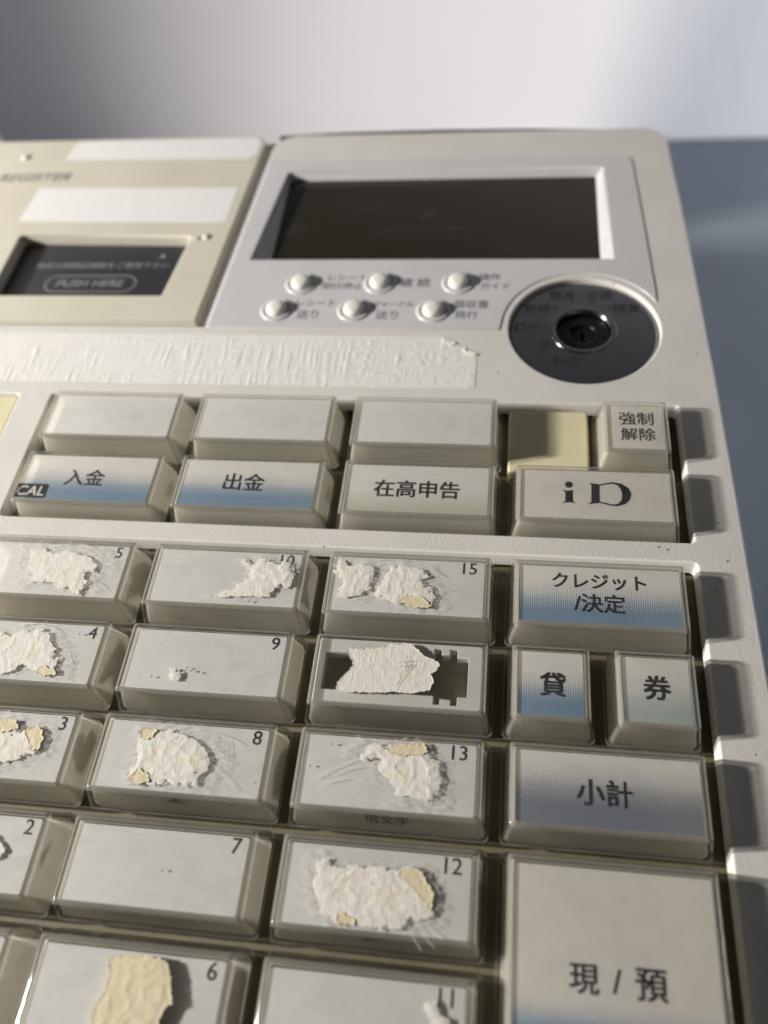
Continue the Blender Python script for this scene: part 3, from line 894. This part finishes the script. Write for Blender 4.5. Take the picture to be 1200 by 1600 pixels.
# the key with no slip: an open body seen through its cap
def open_body():
    hx, hy = W2/2, D1/2
    hole = [(-14.4, 3.6), (6.6, 3.9), (6.6, 5.6), (8.0, 5.6), (8.0, 4.4), (9.6, 4.4), (9.6, 5.6), (11.0, 5.6), (11.0, 3.9), (13.2, 3.9), (13.2, -3.9), (11.4, -3.9), (11.4, -5.6), (10.2, -5.6), (10.2, -4.5),
            (8.2, -4.5), (8.2, -5.6), (7.0, -5.6), (7.0, -3.9), (-14.4, -3.9)]
    me = plate_mesh([rr(0, 0, hx - 0.75, hy - 0.75, 0.7, 4), hole], -0.9, -6.0, 0.12, 2)
    return smooth(me, 35)
def skirt_mesh():
    hx, hy = W2/2, D1/2
    return rings_mesh([(-14.5, hx + 0.72, hy + 0.72, 0.9), (-7.6, hx + 0.72, hy + 0.72, 0.8), (-1.2, hx - 0.60, hy - 0.60, 0.5), (-1.1, hx - 0.74, hy - 0.74, 0.45)], 4, False)
k14 = key(0.0, -P, W2, D1, None, worn=False, label='key without a slip, its open inside showing under a paper scrap', body=open_body())
k14[0].data.materials.clear(); k14[0].data.materials.append(M['milky_plastic'])
sub('skirt', skirt_mesh(), 'key_shell', k14[0])
sub('floor', plate_mesh([rr(0, 0, 15.6, 6.3, 0.4, 2)], -3.4, -5.8), 'tray_plastic', k14[0])
numbered['14'] = k14

# upper row and function keys
kb = [key(-76.0 + 38*i, 43.18, W2, D1, 'slip_plain', label=l) for i, l in enumerate(('blank key above the deposit key', 'blank key above the withdrawal key', 'blank key above the cash declaration key'))]
k_in = key(-76.0, 24.18, W2, D1, 'slip_blue', label='blue-banded key reading 入金')
letters(k_in, '入金', -60.2, 16.9, 4.5, 9.4, 0.016)
k_out = key(-38.0, 24.18, W2, D1, 'slip_blue', label='blue-banded key reading 出金')
letters(k_out, '出金', -22.4, 17.1, 4.5, 9.3, 0.016)
k_dec = key(0.0, 24.18, W2, D1, 'slip_olive', label='key reading 在高申告')
letters(k_dec, '在高申告', 16.5, 16.7, 4.5, 18.6, 0.022)
k_id = key(38.0, 24.18, W2, D1, 'slip_beige', label='key with a serif i D mark')
k_frc = key(57.0, 43.18, W1, D1, 'slip_beige', label='small key reading 強制解除')
letters(k_frc, '強制', 64.2, 38.2, 3.6, 7.4, 0.012)
letters(k_frc, '解除', 64.4, 33.7, 3.6, 7.4, 0.012)
tag_ = sub('printed_tag', plate_mesh([rr(0, 0, 3.95, 1.95, 0.4, 3)], 0.01, 0.0), 'ink', k_in[0], -72.0 - k_in[1], 12.7 - k_in[2], -0.435)
letters(k_in, 'CAL', -72.0, 12.7, 3.4, 6.6, 0.015, 'white_ink', -0.40, shear=0.12)
def glyph(kt, loops):
    k, cx, cy = kt
    me = plate_mesh([[(x - cx, y - cy) for x, y in lp] for lp in loops], 0.01, 0.0)
    return sub('lettering', me, 'ink', k, 0, 0, -0.435)
glyph(k_id, [[(53.82, 19.39), (53.3, 19.95), (55.57, 19.56), (57.1, 20.0), (58.25, 20.28), (60.13, 19.93), (61.5, 18.84), (62.02, 17.35), (61.64, 15.83), (60.68, 14.67), (59.09, 14.04), (57.61, 14.12), (56.14, 14.56), (55.4, 14.73), (52.86, 14.23), (53.65, 14.92)],
             [(55.5, 19.2), (57.09, 19.62), (58.38, 19.84), (59.4, 19.34), (59.95, 18.22), (60.1, 17.09), (59.9, 15.67), (59.2, 14.7), (58.0, 14.45), (56.53, 14.85), (55.42, 15.1)]])
glyph(k_id, [[(47.69, 17.89), (48.68, 17.64), (49.9, 17.89), (49.87, 14.95), (50.5, 14.45), (49.05, 14.6), (47.57, 14.35), (48.25, 14.88), (48.3, 17.15)]])
glyph(k_id, [circle(49.1, 19.25, 0.85, 20)])

k_crd = key(38.0, 0.0, W2, D1, 'slip_blue', label='blue-banded key reading クレジット/決定')
letters(k_crd, 'クレジット', 54.5, -4.4, 4.0, 18.0, 0.022)
letters(k_crd, '/決定', 54.5, -9.2, 4.0, 9.6, 0.022)
k_ln = key(38.0, -P, W1, D1, 'slip_blue', label='small blue-banded key reading 貸')
letters(k_ln, '貸', 45.4, -26.6, 4.6, 4.5, 0.03)
k_tk = key(57.0, -P, W1, D1, 'slip_mint', label='small pale green key reading 券')
letters(k_tk, '券', 64.1, -26.0, 4.6, 4.7, 0.03)
k_sub = key(38.0, -2*P, W2, D1, 'slip_navy', label='grey-blue key reading 小計')
letters(k_sub, '小計', 54.0, -45.8, 4.6, 9.2, 0.028)
k_csh = key(38.0, -3*P, W2, D1 + P, 'slip_cash', label='large key reading 現/預')
letters(k_csh, '現', 49.8, -74.2, 4.6, 4.3, 0.02)
letters(k_csh, '/', 54.7, -74.1, 4.6, None, 0.02)
letters(k_csh, '預', 59.8, -74.1, 4.6, 4.6, 0.02)

# front marks
front_mark(numbered['13'], text_mesh('倍文字', 3.0, 7.8, 0.012, 0, 1.25), 'ink', 16.8, 2.6)
tri = bpy.data.meshes.new('m'); tri.from_pydata([(-2.0*S, -0.9*S, 0), (2.0*S, -0.9*S, 0), (0, 0.9*S, 0)], [], [(0, 1, 2)])
front_mark(numbered['8'], tri, 'grey_ink', -21.9, 2.2)
tri2 = bpy.data.meshes.new('m'); tri2.from_pydata([(-2.0*S, -0.9*S, 0), (2.2*S, 0.7*S, 0), (-2.0*S, 0.9*S, 0)], [], [(0, 1, 2)])
front_mark(numbered['12'], tri2, 'grey_ink', 17.0, 2.6)

# scraps left by old labels on the caps
torn(numbered['10'], '10', 0.85, 1)
torn(numbered['5'], '5', 0.45, 2, jag=0.35)
torn(numbered['4'], '4', 0.55, 3, jag=0.3)
torn(numbered['4'], '4c', 0.5, 4, 'cream_paper', 0.35)
torn(numbered['9'], '9', 0.9, 5)
torn(numbered['3'], '3', 0.5, 6)
torn(numbered['3'], '3c', 0.7, 7, 'cream_paper', 0.35)
torn(numbered['3'], '3d', 0.6, 8, 'cream_paper', 0.35)
torn(numbered['8'], '8', 0.8, 9, jag=0.3)
torn(numbered['8'], '8c', 0.7, 10, 'cream_paper', 0.5)
torn(numbered['8'], '8d', 0.7, 11, 'cream_paper', 0.5)
torn(numbered['2'], '2', 0.5, 12)
torn(numbered['13'], '13', 0.9, 13)
torn(numbered['13'], '13c', 0.5, 14, 'cream_paper', 0.55)
torn(numbered['12'], '12', 0.7, 15, jag=0.3)
torn(numbered['12'], '12c', 0.55, 16, 'cream_paper', 0.6)
torn(numbered['12'], '12d', 0.5, 17, 'cream_paper', 0.45)
torn(numbered['11'], '11', 0.9, 18)
torn(numbered['6'], '6', 0.9, 19, 'cream_paper', 1.9, relief=0.5, lift=0.2, base=0.0, label='cream square of old label with torn edges')
torn(numbered['15'], '15', 0.7, 20, jag=0.35)
torn(numbered['15'], '15b', 0.85, 23, jag=0.35)
torn(numbered['15'], '15c', 0.5, 24, 'cream_paper', 0.5)
sc = torn(k14, '14', 0.40, 25, jag=0.2, relief=0.6, lift=0.5, ridge=0.4, feather=0.0, label='large flat white paper scrap on the open key')
SCR = [[(16.94, -24.44), (19.34, -23.79)], [(17.17, -25.25), (19.27, -24.78), (19.34, -23.86)], [(17.41, -26.15), (18.71, -25.41), (19.13, -24.96)], [(18.01, -24.37), (18.72, -25.54), (16.47, -29.01)], [(18.12, -22.88), (18.1, -23.38)]]
sub('pencil_mark', bar_mesh([[(x - k14[1], y - k14[2]) for x, y in s_] for s_ in SCR], 0.10, 0.30), 'pencil', k14[0])

for nm_, gr_, sd_, dx_, dy_ in (('10', 1.15, 41, -0.8, 0.2), ('5', 1.45, 42, 0.5, 0.3), ('4', 1.35, 43, 0.8, 0.0), ('3', 1.4, 44, 0.6, 0.4), ('8', 1.4, 45, 0.8, 0.2), ('13', 1.35, 46, -1.2, -0.3),
                                ('12', 1.22, 47, -0.6, -0.3), ('15', 1.25, 48, 0.2, 0.0), ('15b', 1.3, 49, 0.6, 0.0)):
    film(numbered[nm_.rstrip('b')], nm_, gr_, sd_, dx_, dy_)

# nail scratches around the scraps
def arcs(kt, spans):
    k, cx, cy = kt
    segs = []
    for (x0, y0, x1, y1, bow) in spans:
        a, b = Vector((x0 - cx, y0 - cy)), Vector((x1 - cx, y1 - cy))
        n = Vector((-(b - a).y, (b - a).x))
        segs.append([tuple(a + (b - a)*(i/8) + n*bow*4*(i/8)*(1 - i/8)) for i in range(9)])
    sub('scratch', bar_mesh(segs, 0.09, 0.02), 'torn_paper', k)
arcs(numbered['5'], [(-60.5, -2.2, -50.0, -5.2, 0.14), (-59.0, -1.8, -49.4, -4.4, 0.16), (-67.5, -3.0, -62.0, -9.6, 0.0), (-50.6, -9.8, -46.5, -12.0, 0.05), (-66.2, -6.0, -61.5, -10.6, 0.03)])
arcs(numbered['4'], [(-62.0, -21.2, -52.5, -22.6, 0.12), (-64.0, -24.6, -57.0, -29.6, 0.05), (-65.0, -26.5, -60.0, -31.0, 0.04), (-50.6, -26.0, -48.4, -29.0, -0.08)])
arcs(numbered['8'], [(-18.8, -40.6, -10.8, -42.4, 0.07), (-17.2, -42.0, -13.6, -44.6, -0.12), (-15.0, -46.6, -10.2, -50.6, 0.03), (-13.8, -41.4, -12.9, -44.9, 0.02)])
arcs(numbered['12'], [(23.0, -68.4, 26.8, -72.2, -0.04), (22.2, -68.9, 24.8, -72.8, -0.05), (24.6, -68.6, 28.0, -71.0, -0.03), (3.0, -62.0, 5.6, -64.6, 0.06), (2.6, -65.0, 5.9, -66.4, 0.04)])
arcs(numbered['13'], [(6.6, -46.6, 12.2, -44.6, 0.05), (5.4, -48.2, 9.4, -47.0, 0.04), (3.6, -47.4, 10.6, -43.4, 0.02)])
arcs(numbered['15'], [(9.4, -2.0, 18.0, -1.7, 0.04), (20.0, -3.0, 24.0, -5.8, 0.05), (23.0, -8.0, 26.0, -8.4, 0.03)])

# dirt crumbs on keys and bezel
crumb = plate_mesh([[(-0.16, -0.05), (-0.02, -0.15), (0.15, -0.06), (0.13, 0.1), (-0.04, 0.14)]], 0.12, -0.1, 0.03, 1)
for (nm, x, y) in (('9', -31.2, -30.4), ('9', -24.6, -28.2), ('9', -22.3, -28.9), ('9', -23.6, -28.7), ('8', -6.8, -49.0), ('13', 6.0, -41.0), ('13', 2.6, -45.2), ('10', -15.2, -13.0), ('7', -20.0, -64.8), ('4', -48.6, -22.4)):
    k, cx, cy = numbered[nm]
    sub('crumb', crumb, 'crumb', k, x - cx, y - cy, 0.05)
for (x, y) in ((67.2, 6.6), (80.6, 3.9), (69.0, 6.0), (77.5, -3.0), (38.5, 146.5), (40.0, 147.5), (33.0, 55.0)):
    sub('crumb', crumb, 'crumb', bezel, x, y, Z0 + 0.05)
